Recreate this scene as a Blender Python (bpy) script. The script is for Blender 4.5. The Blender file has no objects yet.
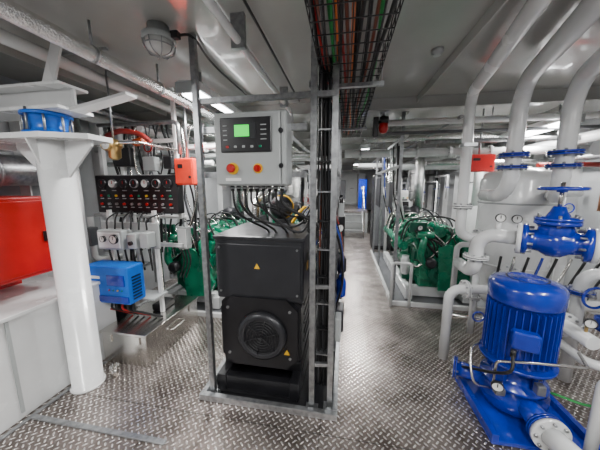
import bpy, bmesh, math, random
from mathutils import Vector, Matrix
random.seed(7)
V=Vector
# ---------------------------------------------------------------- materials
def mat(name,col,rough=.5,metal=0,var=.06,scale=8,bump=0,emit=None,es=0,coat=0):
    m=bpy.data.materials.new(name); m.use_nodes=True
    nt=m.node_tree; n=nt.nodes; l=nt.links; p=n['Principled BSDF']
    p.inputs['Metallic'].default_value=metal
    p.inputs['Coat Weight'].default_value=coat
    tc=n.new('ShaderNodeTexCoord'); nz=n.new('ShaderNodeTexNoise')
    nz.inputs['Scale'].default_value=scale; nz.inputs['Detail'].default_value=4
    l.new(tc.outputs['Object'],nz.inputs['Vector'])
    r=n.new('ShaderNodeValToRGB')
    a=[max(0,c*(1-var*2)) for c in col]; b=[min(1,c*(1+var)) for c in col]
    r.color_ramp.elements[0].color=(*a,1); r.color_ramp.elements[1].color=(*b,1)
    r.color_ramp.elements[0].position=.3; r.color_ramp.elements[1].position=.65
    l.new(nz.outputs['Fac'],r.inputs['Fac']); l.new(r.outputs['Color'],p.inputs['Base Color'])
    mr=n.new('ShaderNodeMapRange'); mr.inputs['To Min'].default_value=max(.02,rough-.08); mr.inputs['To Max'].default_value=min(1,rough+.08)
    l.new(nz.outputs['Fac'],mr.inputs['Value']); l.new(mr.outputs['Result'],p.inputs['Roughness'])
    if bump:
        bp=n.new('ShaderNodeBump'); bp.inputs['Strength'].default_value=bump; bp.inputs['Distance'].default_value=.01
        n2=n.new('ShaderNodeTexNoise'); n2.inputs['Scale'].default_value=scale*5
        l.new(tc.outputs['Object'],n2.inputs['Vector']); l.new(n2.outputs['Fac'],bp.inputs['Height']); l.new(bp.outputs['Normal'],p.inputs['Normal'])
    if emit:
        p.inputs['Emission Color'].default_value=(*emit,1); p.inputs['Emission Strength'].default_value=es
    return m
WHITE=mat('white_paint',(.70,.71,.71),.26,var=.05,scale=3,coat=.3)
CEIL=mat('ceiling_paint',(.38,.38,.36),.24,var=.06,scale=1.5,coat=.5)
WALL=mat('wall_paint',(.34,.35,.36),.45,var=.08,scale=2)
GREYP=mat('light_grey_paint',(.36,.38,.38),.4,var=.03)
MIDG=mat('mid_grey',(.12,.125,.135),.45)
STEEL=mat('stainless_steel',(.62,.60,.57),.24,1,scale=4,var=.04)
GALV=mat('galvanised_steel',(.36,.37,.38),.36,.9,scale=30,var=.14)
FOIL=mat('foil_insulation',(.72,.72,.71),.22,1,scale=20,bump=.8)
BLACK=mat('black_paint',(.009,.009,.011),.33,var=.2)
RUB=mat('black_rubber',(.006,.006,.007),.55,var=.2)
DARK=mat('dark_grey_metal',(.024,.025,.029),.36,.2)
GREEN=mat('green_enamel',(.0,.19,.095),.28,var=.15,coat=.5)
GREEN2=mat('dark_green_enamel',(.0,.08,.045),.33,var=.2)
BLUE=mat('blue_enamel',(.002,.024,.33),.24,var=.12,coat=.6)
BLUE2=mat('cyan_blue_plastic',(.0,.12,.58),.33,var=.03)
RED=mat('red_paint',(.44,.002,.002),.33,var=.05)
ORANGE=mat('orange_plastic',(.75,.10,.01),.45)
YELLOW=mat('yellow_paint',(.8,.45,.01),.4)
BRASS=mat('brass',(.65,.45,.18),.3,1)
COPPER=mat('copper',(.6,.3,.18),.35,1)
DIAL=mat('white_dial',(.8,.8,.78),.3,var=.01)
LCD=mat('green_lcd',(.02,.6,.08),.3,emit=(.01,1,.06),es=1.0)
TUBE=mat('lamp_diffuser',(1,1,1),.5,emit=(.97,.98,1),es=18)
GLASS=mat('frosted_lamp_glass',(.62,.63,.62),.08,coat=.8,var=.04)
CG=mat('green_cable',(.01,.26,.05),.5); CR=mat('red_cable',(.48,.012,.01),.5); CO=mat('orange_cable',(.60,.13,.01),.5); CB=mat('blue_cable',(.01,.05,.35),.5)
CR2=mat('brown_cable',(.16,.035,.015),.5)
RUST=mat('dark_red_hose',(.22,.012,.008),.45)

def tread():
    m=bpy.data.materials.new('aluminium_tread_plate'); m.use_nodes=True
    nt=m.node_tree; n=nt.nodes; l=nt.links; p=n['Principled BSDF']
    tc=n.new('ShaderNodeTexCoord'); sp=n.new('ShaderNodeSeparateXYZ'); l.new(tc.outputs['Object'],sp.inputs[0])
    def M(op,a,b=None,c=None):
        k=n.new('ShaderNodeMath'); k.operation=op
        for i,v in enumerate((a,b,c)):
            if v is None: continue
            if isinstance(v,(int,float)): k.inputs[i].default_value=v
            else: l.new(v,k.inputs[i])
        return k.outputs[0]
    x,y=sp.outputs[0],sp.outputs[1]
    c=.036
    u=M('DIVIDE',M('ADD',x,y),c*1.414); v=M('DIVIDE',M('SUBTRACT',x,y),c*1.414)
    fu=M('SUBTRACT',M('FRACT',u),.5); fv=M('SUBTRACT',M('FRACT',v),.5)
    par=M('FLOORED_MODULO',M('ADD',M('FLOOR',u),M('FLOOR',v)),2)
    def mix(a,b,f): return M('ADD',M('MULTIPLY',a,M('SUBTRACT',1,f)),M('MULTIPLY',b,f))
    a=mix(fu,fv,par); b=mix(fv,fu,par)
    d=M('ADD',M('POWER',M('ABSOLUTE',M('DIVIDE',a,.46)),2),M('POWER',M('ABSOLUTE',M('DIVIDE',b,.17)),2))
    mask=n.new('ShaderNodeMapRange'); mask.interpolation_type='SMOOTHSTEP'
    l.new(d,mask.inputs['Value']); mask.inputs['From Min'].default_value=1.15; mask.inputs['From Max'].default_value=.45
    mk=mask.outputs[0]
    nz=n.new('ShaderNodeTexNoise'); nz.inputs['Scale'].default_value=2.6; nz.inputs['Detail'].default_value=8; nz.inputs['Roughness'].default_value=.68; l.new(tc.outputs['Object'],nz.inputs['Vector'])
    sx=M('ABSOLUTE',M('SUBTRACT',M('FRACT',M('DIVIDE',M('ADD',x,20.25),1.15)),.5)); sy=M('ABSOLUTE',M('SUBTRACT',M('FRACT',M('DIVIDE',M('ADD',y,20.4),1.9)),.5))
    seam=M('MAXIMUM',M('LESS_THAN',sx,.0018),M('LESS_THAN',sy,.0012))
    cr=n.new('ShaderNodeValToRGB'); e=cr.color_ramp.elements
    e[0].color=(.11,.088,.078,1); e[0].position=.36; e[1].color=(.36,.315,.29,1); e[1].position=.66
    l.new(nz.outputs['Fac'],cr.inputs['Fac'])
    mx=n.new('ShaderNodeMix'); mx.data_type='RGBA'; l.new(mk,mx.inputs[0]); l.new(cr.outputs[0],mx.inputs[6]); mx.inputs[7].default_value=(.90,.86,.83,1)
    m2=n.new('ShaderNodeMix'); m2.data_type='RGBA'; l.new(seam,m2.inputs[0]); l.new(mx.outputs[2],m2.inputs[6]); m2.inputs[7].default_value=(.07,.06,.055,1)
    l.new(m2.outputs[2],p.inputs['Base Color'])
    p.inputs['Metallic'].default_value=.82
    rr=n.new('ShaderNodeMapRange'); l.new(nz.outputs['Fac'],rr.inputs['Value']); rr.inputs['To Min'].default_value=.22; rr.inputs['To Max'].default_value=.48
    l.new(M('SUBTRACT',rr.outputs[0],M('MULTIPLY',mk,.1)),p.inputs['Roughness'])
    bp=n.new('ShaderNodeBump'); bp.inputs['Strength'].default_value=1; bp.inputs['Distance'].default_value=.004
    l.new(M('SUBTRACT',mk,seam),bp.inputs['Height']); l.new(bp.outputs[0],p.inputs['Normal'])
    return m
TREAD=tread()

# ---------------------------------------------------------------- builder
def basis(ax):
    a=V(ax).normalized(); t=V((0,0,1)) if abs(a.z)<.9 else V((1,0,0))
    u=t.cross(a).normalized(); w=a.cross(u).normalized(); return a,u,w
def catmull(pts,k=6):
    P=[V(p) for p in pts]; P=[P[0]*2-P[1]]+P+[P[-1]*2-P[-2]]; out=[]
    for i in range(1,len(P)-2):
        for j in range(k):
            t=j/k; a,b,c,d=P[i-1],P[i],P[i+1],P[i+2]
            out.append(.5*((2*b)+(c-a)*t+(2*a-5*b+4*c-d)*t*t+(3*b-a-3*c+d)*t**3))
    out.append(P[-2]); return out
def rounded(pts,r,k=6):
    P=[V(p) for p in pts]; out=[P[0]]
    for i in range(1,len(P)-1):
        a=(P[i-1]-P[i]); b=(P[i+1]-P[i]); la,lb=a.length,b.length; a.normalize(); b.normalize()
        ang=a.angle(b)
        if ang>3.1: out.append(P[i]); continue
        d=min(r/math.tan(ang/2),la*.49,lb*.49); 
        s,e=P[i]+a*d,P[i]+b*d
        for j in range(k+1):
            t=j/k
            rr=d*math.tan(ang/2); cen=P[i]+(a+b).normalized()*(rr/math.sin(ang/2))
            q=s.lerp(e,t)-cen; out.append(cen+q.normalized()*rr)
    out.append(P[-1]); return out
class B:
    def __init__(s,name): s.name=name; s.bm=bmesh.new(); s.mats=[]
    def mi(s,m):
        if m not in s.mats: s.mats.append(m)
        return s.mats.index(m)
    def box(s,c,size,m,bev=0,rot=None):
        M=Matrix.Translation(V(c))
        if rot: M=M@Matrix.Rotation(rot[2],4,'Z')@Matrix.Rotation(rot[1],4,'Y')@Matrix.Rotation(rot[0],4,'X')
        M=M@Matrix.Diagonal((*size,1))
        g=bmesh.ops.create_cube(s.bm,size=1,matrix=M); vs=g['verts']; k=s.mi(m)
        fs=set(f for v in vs for f in v.link_faces)
        for f in fs: f.material_index=k
        if bev:
            es=set(e for v in vs for e in v.link_edges)
            r=bmesh.ops.bevel(s.bm,geom=list(es),offset=min(bev,min(size)*.45),segments=2,affect='EDGES',profile=.5)
            for f in r['faces']: f.material_index=k
        return s
    def bb(s,x0,x1,y0,y1,z0,z1,m,bev=0): return s.box(((x0+x1)/2,(y0+y1)/2,(z0+z1)/2),(x1-x0,y1-y0,z1-z0),m,bev)
    def lathe(s,o,ax,prof,m,n=24,cap=True):
        a,u,w=basis(ax); o=V(o); k=s.mi(m); rings=[]
        for r,h in prof:
            rings.append([s.bm.verts.new(o+a*h+(u*math.cos(2*math.pi*i/n)+w*math.sin(2*math.pi*i/n))*max(r,1e-4)) for i in range(n)])
        for j in range(len(rings)-1):
            flat=abs(prof[j][1]-prof[j+1][1])<1e-5
            for i in range(n):
                f=s.bm.faces.new((rings[j][i],rings[j][(i+1)%n],rings[j+1][(i+1)%n],rings[j+1][i])); f.material_index=k; f.smooth=not flat
        if cap:
            for R in (rings[0],rings[-1]):
                f=s.bm.faces.new(R); f.material_index=k
        return s
    def cyl(s,p0,p1,r,m,r2=None,n=18):
        p0,p1=V(p0),V(p1); return s.lathe(p0,p1-p0,[(r,0),(r if r2 is None else r2,(p1-p0).length)],m,n)
    def tube(s,pts,r,m,n=10,bend=None,smooth=False):
        P=catmull(pts) if smooth else rounded(pts,bend if bend else r*2.2)
        k=s.mi(m); T=[]
        for i in range(len(P)):
            t=(P[min(i+1,len(P)-1)]-P[max(i-1,0)]); T.append(t.normalized() if t.length>1e-7 else V((0,0,1)))
        a,u,w=basis(T[0]); rings=[]
        for i,p in enumerate(P):
            u=(u-T[i]*u.dot(T[i])).normalized(); w=T[i].cross(u)
            rings.append([s.bm.verts.new(p+(u*math.cos(2*math.pi*q/n)+w*math.sin(2*math.pi*q/n))*r) for q in range(n)])
        for j in range(len(rings)-1):
            for i in range(n):
                f=s.bm.faces.new((rings[j][i],rings[j][(i+1)%n],rings[j+1][(i+1)%n],rings[j+1][i])); f.material_index=k; f.smooth=True
        for R in (rings[0],rings[-1]):
            f=s.bm.faces.new(R); f.material_index=k
        return s
    def torus(s,c,ax,R,r,m,n=28,q=8):
        a,u,w=basis(ax); c=V(c); k=s.mi(m); G=[]
        for i in range(n):
            t=2*math.pi*i/n; d=u*math.cos(t)+w*math.sin(t)
            G.append([s.bm.verts.new(c+d*(R+r*math.cos(2*math.pi*j/q))+a*r*math.sin(2*math.pi*j/q)) for j in range(q)])
        for i in range(n):
            for j in range(q):
                f=s.bm.faces.new((G[i][j],G[(i+1)%n][j],G[(i+1)%n][(j+1)%q],G[i][(j+1)%q])); f.material_index=k; f.smooth=True
        return s
    def prism(s,pts,d,m):
        k=s.mi(m); d=V(d); a=[s.bm.verts.new(V(p)) for p in pts]; b=[s.bm.verts.new(V(p)+d) for p in pts]
        fs=[s.bm.faces.new(a),s.bm.faces.new(list(reversed(b)))]
        for i in range(len(a)): fs.append(s.bm.faces.new((a[i],b[i],b[(i+1)%len(a)],a[(i+1)%len(a)])))
        for f in fs: f.material_index=k
        return s
    def flange(s,c,ax,r,t,m,bolts=8,bm_=None):
        a,u,w=basis(ax); c=V(c); s.cyl(c-a*t,c-a*.003,r,m,n=24); s.cyl(c+a*.003,c+a*t,r,m,n=24); s.cyl(c-a*.003,c+a*.003,r*.9,RUB)
        for i in range(bolts):
            q=2*math.pi*i/bolts+.2; d=(u*math.cos(q)+w*math.sin(q))*r*.82
            s.cyl(c+d-a*(t+.014),c+d+a*(t+.014),r*.09,bm_ or GALV,n=6)
        return s
    def gauge(s,c,ax,r,rim=None,face=None,red=False):
        a,u,w=basis(ax); c=V(c); s.lathe(c,a,[(r,0),(r,.02),(r*.86,.026),(r*.86,.02)],rim or BLACK,18,cap=False)
        s.cyl(c,c+a*.019,r*.87,face or DIAL,n=18)
        s.box(c+a*.021+w*r*.25,(.006 if abs(a.x)<.5 else .002,.006 if abs(a.y)<.5 else .002,r*.7),RED if red else BLACK)
        return s
    def strut(s,p0,p1,w,m):
        p0,p1=V(p0),V(p1); a,u,v=basis(p1-p0); L=(p1-p0).length
        def slab(ou,ov,su,sv):
            pts=[p0+u*(ou-su/2)+v*(ov-sv/2),p0+u*(ou+su/2)+v*(ov-sv/2),p0+u*(ou+su/2)+v*(ov+sv/2),p0+u*(ou-su/2)+v*(ov+sv/2)]
            s.prism(pts,a*L,m)
        t=.004; slab(0,w/2,w,t); slab(-w/2,0,t,w); slab(w/2,0,t,w); slab(-w*.36,-w/2,w*.28,t); slab(w*.36,-w/2,w*.28,t)
        return s
    def done(s):
        bmesh.ops.recalc_face_normals(s.bm,faces=s.bm.faces[:])
        me=bpy.data.meshes.new(s.name); 
        vs=s.bm.verts; xs=[v.co for v in vs]
        c=V(((min(p.x for p in xs)+max(p.x for p in xs))/2,(min(p.y for p in xs)+max(p.y for p in xs))/2,min(p.z for p in xs)))
        if s.name.startswith('floor'): c=V((0,0,0))
        bmesh.ops.translate(s.bm,verts=vs[:],vec=-c)
        s.bm.to_mesh(me); s.bm.free()
        for m in s.mats: me.materials.append(m)
        o=bpy.data.objects.new(s.name,me); o.location=c; bpy.context.collection.objects.link(o); return o
CZ=2.6
# ---------------------------------------------------------------- shell
B('floor').bb(-3.1,3.3,-2,12,-.06,0,TREAD).done()
B('ceiling').bb(-3.1,3.3,-2,12,CZ,CZ+.06,CEIL).done()
B('wall_left').bb(-3.1,-3.0,-2,12,0,CZ,WALL).done()
B('wall_right').bb(3.2,3.3,-2,12,0,CZ,WALL).done()
B('wall_back').bb(-3.0,3.2,-2.06,-1.96,0,CZ,WALL).done()
B('wall_front').bb(-3.0,3.2,11.9,12,0,CZ,WALL).done()
d=B('door_1'); d.bb(-.25,.55,11.82,11.86,.8,2.25,GREYP,.01); d.bb(-.33,.63,11.86,11.895,.77,2.33,WHITE,.01); d.tube([(.4,11.82,1.5),(.4,11.79,1.5),(.25,11.79,1.5)],.012,STEEL); d.done()
b=B('trim_ceiling_beams')
for y in (3.1,4.7,6.3,7.9,9.5,11.1):
    b.bb(-3,3.2,y-.006,y+.006,CZ-.12,CZ,CEIL); b.bb(-3,3.2,y-.05,y+.05,CZ-.132,CZ-.12,CEIL)
for x in (-2.3,.75,2.55): b.bb(x-.006,x+.006,-1.9,11.8,CZ-.07,CZ,CEIL)
b.done()
b=B('trim_floor_threshold'); b.bb(-2.19,-1.1,1.20,1.235,0,.012,GALV,.003); b.bb(-2.19,-2.16,1.235,1.8,0,.012,GALV,.003); b.bb(-2.19,-2.16,-.6,1.2,0,.012,GALV,.003); b.done()
b=B('trim_hull_frames')
for y in [i*.75+.4 for i in range(15)]:
    b.bb(3.06,3.2,y-.006,y+.006,0,CZ-.2,WHITE); b.bb(-3,-2.88,y-.006,y+.006,.8,CZ-.2,WHITE)
b.done()

# ---------------------------------------------------------------- lamps
def fluoro(x,y0,y1,z,energy):
    f=B('fluorescent_light_fixture')
    f.bb(x-.09,x+.09,y0,y1,z,z+.07,WHITE,.01); f.bb(x-.075,x+.075,y0+.03,y1-.03,z-.035,z,TUBE,.02)
    f.bb(x-.09,x+.09,y0-.02,y0,z-.03,z+.05,GREYP); f.bb(x-.09,x+.09,y1,y1+.02,z-.03,z+.05,GREYP)
    f.cyl((x,y0+.2,z+.07),(x,y0+.2,CZ),.012,GALV); f.cyl((x,y1-.2,z+.07),(x,y1-.2,CZ),.012,GALV)
    f.done()
    ld=bpy.data.lights.new('fixture_glow','AREA'); ld.shape='RECTANGLE'; ld.size=.14; ld.size_y=(y1-y0)*.95; ld.energy=energy; ld.color=(1,.985,.96)
    lo=bpy.data.objects.new('fluorescent_tube_light',ld); lo.location=(x,(y0+y1)/2,z-.045); bpy.context.collection.objects.link(lo)
fluoro(-1.25,1.95,3.0,2.40,72)
fluoro(2.35,3.25,4.4,2.33,80)
fluoro(.45,-.9,.2,2.48,66)
fluoro(-1.9,-.6,.5,2.48,40)
fluoro(2.0,-.2,.9,2.48,54)
fluoro(-2.0,4.0,5.1,2.34,56)
fluoro(.35,4.95,6.05,2.34,60)
fluoro(.35,8.2,9.3,2.32,80)
fluoro(-1.9,7.4,8.5,2.34,60)
fluoro(2.2,6.6,7.7,2.34,60)

b=B('round_ceiling_lamp'); c=(-1.14,1.52)
b.lathe((c[0],c[1],CZ),(0,0,-1),[(.06,0),(.06,.05),(.09,.055),(.095,.06),(.095,.085),(.088,.09)],GREYP,28)
b.lathe((c[0],c[1],CZ-.09),(0,0,-1),[(.085,0),(.082,.03),(.065,.05),(.035,.065),(0.001,.07)],GLASS,28)
b.torus((c[0],c[1],CZ-.12),(0,0,1),.089,.004,GALV)
for q in range(4):
    t=q*math.pi/4; dx,dy=math.cos(t),math.sin(t)
    b.tube([(c[0]-dx*.092,c[1]-dy*.092,CZ-.09),(c[0]-dx*.07,c[1]-dy*.07,CZ-.15),(c[0],c[1],CZ-.168),(c[0]+dx*.07,c[1]+dy*.07,CZ-.15),(c[0]+dx*.092,c[1]+dy*.092,CZ-.09)],.003,GALV,6,smooth=True)
b.box((c[0]+.11,c[1],CZ-.06),(.05,.04,.04),RUB,.005)
b.tube([(c[0]+.13,c[1],CZ-.06),(c[0]+.17,c[1]+.1,CZ-.03),(c[0]+.1,c[1]+.5,CZ-.02),(c[0]+.1,c[1]+1.3,CZ-.02)],.008,RUB,6,smooth=True)
b.done()

# ---------------------------------------------------------------- ceiling pipes left
b=B('insulated_ceiling_pipe'); b.tube([(-1.5,-1.5,2.42),(-1.5,6.6,2.42)],.045,FOIL,16)
for y in [i*.55-.8 for i in range(13)]:
    b.cyl((-1.5,y-.012,2.42),(-1.5,y+.012,2.42),.048,GALV); b.cyl((-1.5,y,2.46),(-1.5,y,CZ),.008,GALV,n=8)
b.done()
b=B('insulated_ceiling_pipe'); b.tube([(-1.66,-1.5,2.50),(-1.66,2.9,2.50)],.028,WHITE,12); b.tube([(-1.98,-1.5,2.5),(-1.98,3.8,2.5)],.04,WHITE,14)
for y in (.4,1.6,2.8): b.bb(-2.03,-1.60,y-.012,y+.012,2.545,2.56,GALV); b.cyl((-1.82,y,2.55),(-1.82,y,CZ),.008,GALV,n=6)
b.done()
b=B('steel_conduit_pipe'); b.tube([(-.62,-1.5,2.46),(-.62,2.95,2.46),(-.62,2.95,2.2),(-.62,6,2.2)],.022,WHITE,12); b.tube([(-.70,-1.5,2.56),(-.70,2.9,2.56)],.01,GALV,8); b.tube([(-.52,-1.5,2.56),(-.52,2.9,2.56)],.008,RUB,8)
for y in (.2,1.5,2.6): b.bb(-.66,-.58,y-.015,y+.015,2.42,CZ,GALV)
b.done()
b=B('overhead_pipe_rack')
for x,z,r,y0,y1,m in [(-2.75,2.38,.05,-.5,9,WHITE),(-2.5,2.40,.03,2.0,10,GALV),(-1.75,2.3,.03,2.6,9,FOIL),(-1.02,2.33,.022,2.9,9,WHITE),(-.9,2.28,.03,3.2,10,FOIL),(-2.2,2.25,.035,2.5,9,WHITE)]:
    b.tube([(x,y0,z),(x,y1,z)],r,m,12)
for y,z,r,x0,x1,m in [(3.4,2.22,.03,-2.9,-.7,WHITE),(4.1,2.12,.045,-2.9,-.5,FOIL),(5.3,2.18,.03,-2.8,-.2,WHITE),(5.0,2.08,.02,-2.9,-.8,GALV),(6.4,2.1,.05,-2.8,-.1,WHITE),(2.75,2.28,.018,-2.9,-1.05,GALV),(2.9,2.12,.022,-2.9,-1.1,WHITE),(3.1,2.02,.03,-2.9,-1.2,GREYP),(3.7,1.95,.02,-2.9,-1.1,WHITE),(3.9,1.82,.035,-2.9,-1.1,MIDG)]:
    b.tube([(x0,y,z),(x1,y,z)],r,m,12)
for y in (3.3,5.2,7.4,8.8):
    for x in (-2.6,-1.4): b.cyl((x,y,2.15),(x,y,CZ),.008,GALV,n=6)
    b.bb(-2.8,-.8,y-.02,y+.02,2.17,2.2,GALV)
b.done()
b=B('overhead_pipe_rack')
for x,z,r,y0,y1,m in [(.86,2.36,.03,4.0,11,WHITE),(.98,2.3,.05,4.9,11,FOIL),(1.25,2.4,.02,3.2,10,GALV),(2.0,2.25,.07,5.1,11,WHITE),(2.75,2.2,.06,2.9,11,WHITE),(2.95,2.0,.04,2.8,11,GALV),(1.5,2.2,.04,4.9,11,GALV)]:
    b.tube([(x,y0,z),(x,y1,z)],r,m,12)
for y,z,r,x0,x1,m in [(6.4,2.12,.05,.3,2.9,WHITE),(7.6,2.15,.06,.2,2.9,FOIL),(5.9,2.28,.04,.8,3,WHITE),(3.9,2.1,.05,1.0,3.1,WHITE),(4.2,1.98,.035,1.2,3.1,FOIL),(5.4,2.0,.06,.9,3.1,GREYP),(3.75,1.9,.03,2.4,3.1,RUST),(3.3,2.38,.035,.3,3.1,WHITE),(3.5,2.3,.02,.5,3.1,MIDG),(4.4,2.38,.045,.3,3.1,FOIL),(3.6,2.2,.028,1.0,3.1,GALV)]:
    b.tube([(x0,y,z),(x1,y,z)],r,m,12)
for x,y,z in ((1.9,3.9,2.1),(1.4,3.9,2.1),(2.3,5.4,2.0)): b.flange((x,y,z),(1,0,0),.08,.012,WHITE,6)
for y in (5.2,7.4,8.8):
    for x in (1.7,2.9): b.cyl((x,y,2.15),(x,y,CZ),.008,GALV,n=6)
    b.bb(.8,3,y-.02,y+.02,2.17,2.2,GALV)
for x in (.4,1.6,2.7): b.cyl((x,3.3,2.38),(x,3.3,CZ),.007,GALV,n=6)
b.done()
b=B('transverse_exhaust_duct'); b.tube([(-.02,4.75,2.2),(2.2,4.75,2.2),(2.2,4.75,1.3)],.07,WHITE,18,bend=.16)
for x in (.25,1.2,1.8): b.flange((x,4.75,2.2),(1,0,0),.1,.012,WHITE)
for x in (.5,1.5): b.cyl((x,4.75,2.26),(x,4.75,CZ),.008,GALV,n=6)
b.done()

# ---------------------------------------------------------------- cable basket
b=B('cable_basket_tray'); x0,x1,y0,y1,z=-.17,.2,-.4,4.0,2.345
for i in range(7):
    x=x0+(x1-x0)*i/6; b.cyl((x,y0,z),(x,y1,z),.003,BLACK,n=6)
for x in (x0,x1):
    for dz in (.04,.08): b.cyl((x,y0,z+dz),(x,y1,z+dz),.003,BLACK,n=6)
y=y0
while y<y1:
    b.tube([(x0,y,z+.08),(x0,y,z-.003),(x1,y,z-.003),(x1,y,z+.08)],.0028,BLACK,6,bend=.008); y+=.1
for y in (.6,1.9,3.3):
    b.bb(x0-.04,x1+.04,y-.018,y+.018,z-.03,z-.006,GALV); b.cyl((x0-.025,y,z-.03),(x0-.025,y,CZ),.006,GALV,n=6); b.cyl((x1+.025,y,z-.03),(x1+.025,y,CZ),.006,GALV,n=6)
b.done()
b=B('cable_bundle'); ms=[RUB,CR2,RUB,CG,CO,RUB,CR,CR2,RUB,CO,RUB,RUB,CR2,RUB,CG,RUB,RUB,CR,RUB,CG,RUB,RUB]
for i,m in enumerate(ms):
    x=-.155+(i%16)*.0215; pts=[(x+random.uniform(-.022,.022),y0+.05+j*.7,z+.016+random.uniform(0,.04)) for j in range(7)]
    b.tube(pts,.0085 if m is not RUB else .010,m,6,smooth=True)
b.done()
b=B('hanging_strut_bracket')
b.strut((-.32,.9,2.5),(.3,.9,2.5),.035,GALV); b.strut((-.26,.9,2.5),(-.26,.9,CZ),.035,GALV)
b.strut((-.23,1.75,2.30),(-.23,4.2,2.30),.036,GALV)
b.done()

# ---------------------------------------------------------------- centre generator
b=B('diesel_generator'); cx=-.635
for x in (-.93,-.34): b.bb(x-.04,x+.04,1.66,4.4,.02,.16,BLACK,.008)
for y in (1.7,2.6,3.5,4.3): b.bb(-.95,-.32,y-.03,y+.03,.03,.15,BLACK,.005)
b.bb(-.95,-.32,1.66,4.4,.012,.03,BLACK)
def octa(hw,zc,hz,ch,y): 
    return [(cx-hw+ch,y,zc-hz),(cx+hw-ch,y,zc-hz),(cx+hw,y,zc-hz+ch),(cx+hw,y,zc+hz-ch),(cx+hw-ch,y,zc+hz),(cx-hw+ch,y,zc+hz),(cx-hw,y,zc+hz-ch),(cx-hw,y,zc-hz+ch)]
b.prism(octa(.33,.50,.31,.09,1.79),(0,.8,0),BLACK)
b.prism(octa(.31,.50,.29,.09,1.74),(0,.055,0),BLACK)
b.lathe((cx+.03,1.74,.49),(0,-1,0),[(.20,0),(.195,.03),(.17,.05),(.15,.05),(.14,.03),(.001,.03)],DARK,32)
for i in range(6): b.torus((cx+.03,1.70,.49),(0,1,0),.026+.022*i,.004,BLACK,24,6)
for i in range(6):
    t=i*math.pi/3+.3; b.cyl((cx+.03,1.697,.49),(cx+.03+.145*math.cos(t),1.697,.49+.145*math.sin(t)),.004,BLACK,n=6)
for s_ in (-1,1):
    for z_ in (.36,.44,.52,.60,.68): b.bb(cx+s_*.33-.008,cx+s_*.33+.008,1.9,2.5,z_,z_+.02,BLACK)
    b.bb(cx+s_*.26-.07,cx+s_*.26+.07,1.8,2.5,.15,.24,BLACK,.01)
    for z_ in (.31,.70): b.cyl((cx+s_*.25,1.745,z_),(cx+s_*.25,1.73,z_),.012,GALV,n=6)
b.bb(-.985,-.285,1.76,2.45,.76,1.26,DARK,.02)
b.bb(-.995,-.275,1.75,2.46,1.24,1.27,DARK,.008)
b.bb(-.965,-.305,1.752,1.77,.80,1.21,DARK,.006)
for x in (-.94,-.33):
    for z_ in (.83,1.18): b.cyl((x,1.755,z_),(x,1.742,z_),.009,GALV,n=6)
b.bb(-.28,-.274,1.95,2.2,.95,1.1,BLACK); b.bb(-.275,-.271,1.85,1.92,1.0,1.06,YELLOW)
for x,z_,yy in ((-.64,1.04,1.746),(-.41,.36,1.732)):
    b.prism([(x-.022,yy,z_-.016),(x+.022,yy,z_-.016),(x,yy,z_+.024)],(0,.02,0),YELLOW)
b.lathe((cx,2.58,.52),(0,1,0),[(.24,0),(.30,.08),(.36,.16),(.36,.24),(.28,.25)],BLACK,28)
b.bb(-.88,-.39,2.84,4.1,.3,.85,GREEN2,.03); b.bb(-.82,-.45,2.9,4.05,.14,.3,BLACK,.02)
b.bb(-.80,-.47,2.86,4.05,.85,1.0,GREEN,.02)
for i in range(6):
    y=2.98+i*.19; b.bb(-.78,-.5,y-.075,y+.075,1.0,1.09,GREEN,.02); b.cyl((-.64,y,1.09),(-.64,y,1.12),.02,GALV,n=8)
b.tube([(-.34,2.9,.8),(-.34,4.0,.8)],.055,FOIL,12)
for i in range(6): b.cyl((-.34,2.98+i*.19,.8),(-.47,2.98+i*.19,.9),.03,GALV)
b.lathe((cx-.02,2.52,1.42),(0,1,0),[(.07,0),(.12,.03),(.12,.1),(.125,.1),(.125,.14),(.12,.14),(.12,.4),(.05,.44)],BLACK,24)
b.lathe((cx-.02,2.60,1.42),(0,1,0),[(.128,0),(.128,.03)],YELLOW,24)
b.bb(-.72,-.58,2.55,2.9,1.1,1.30,DARK,.01)
b.tube([(cx-.02,2.96,1.42),(cx,3.2,1.38),(-.5,3.3,1.1),(-.4,3.3,.9)],.055,RUB,12,smooth=True)
b.tube([(-.52,2.5,1.27),(-.46,2.48,1.36),(-.40,2.6,1.42),(-.36,2.9,1.36)],.016,YELLOW,10,smooth=True)
b.tube([(-.93,2.55,1.0),(-.93,2.55,1.5),(-.85,3.0,1.6),(-.85,3.6,1.6)],.04,FOIL,12,bend=.12)
for i in range(9):
    x=-.36+.03*(i%3); b.tube([(x,2.5+.1*i,1.0),(x+.1,2.5+.12*i,1.15+.03*i),(x+.12,2.7+.13*i,.9),(x+.03,2.9+.13*i,.5)],.012,[RUB,STEEL,CB,RUB,RUB,CG,RUB,STEEL,RUB][i],7,smooth=True)
b.bb(-.3,-.17,2.75,2.87,.55,.85,BLUE,.03); b.bb(-.3,-.2,3.0,3.15,.4,.7,GREEN,.03)
b.lathe((-.2,3.1,.55),(0,0,1),[(.05,0),(.06,.02),(.06,.2),(.03,.23)],BLUE)
b.done()
b=B('floor_coaming_frame')
b.bb(-1.07,-.01,1.56,1.60,0,.05,GALV,.004); b.bb(-1.07,-1.03,1.60,4.6,0,.05,GALV,.004); b.bb(-.05,-.01,1.60,4.6,0,.05,GALV,.004); b.bb(-1.03,-.05,4.56,4.6,0,.05,GALV,.004)
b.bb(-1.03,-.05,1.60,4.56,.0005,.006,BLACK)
b.done()
b=B('strut_channel_frame')
P=[(-.985,1.63),(-.20,1.63),(-.07,1.66),(-.07,2.35),(-.07,3.2),(-.96,3.2)]
for x,y in P: b.strut((x,y,.006),(x,y,CZ),.034,GALV); b.bb(x-.045,x+.045,y-.03,y+.045,.006,.014,GALV)
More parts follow.
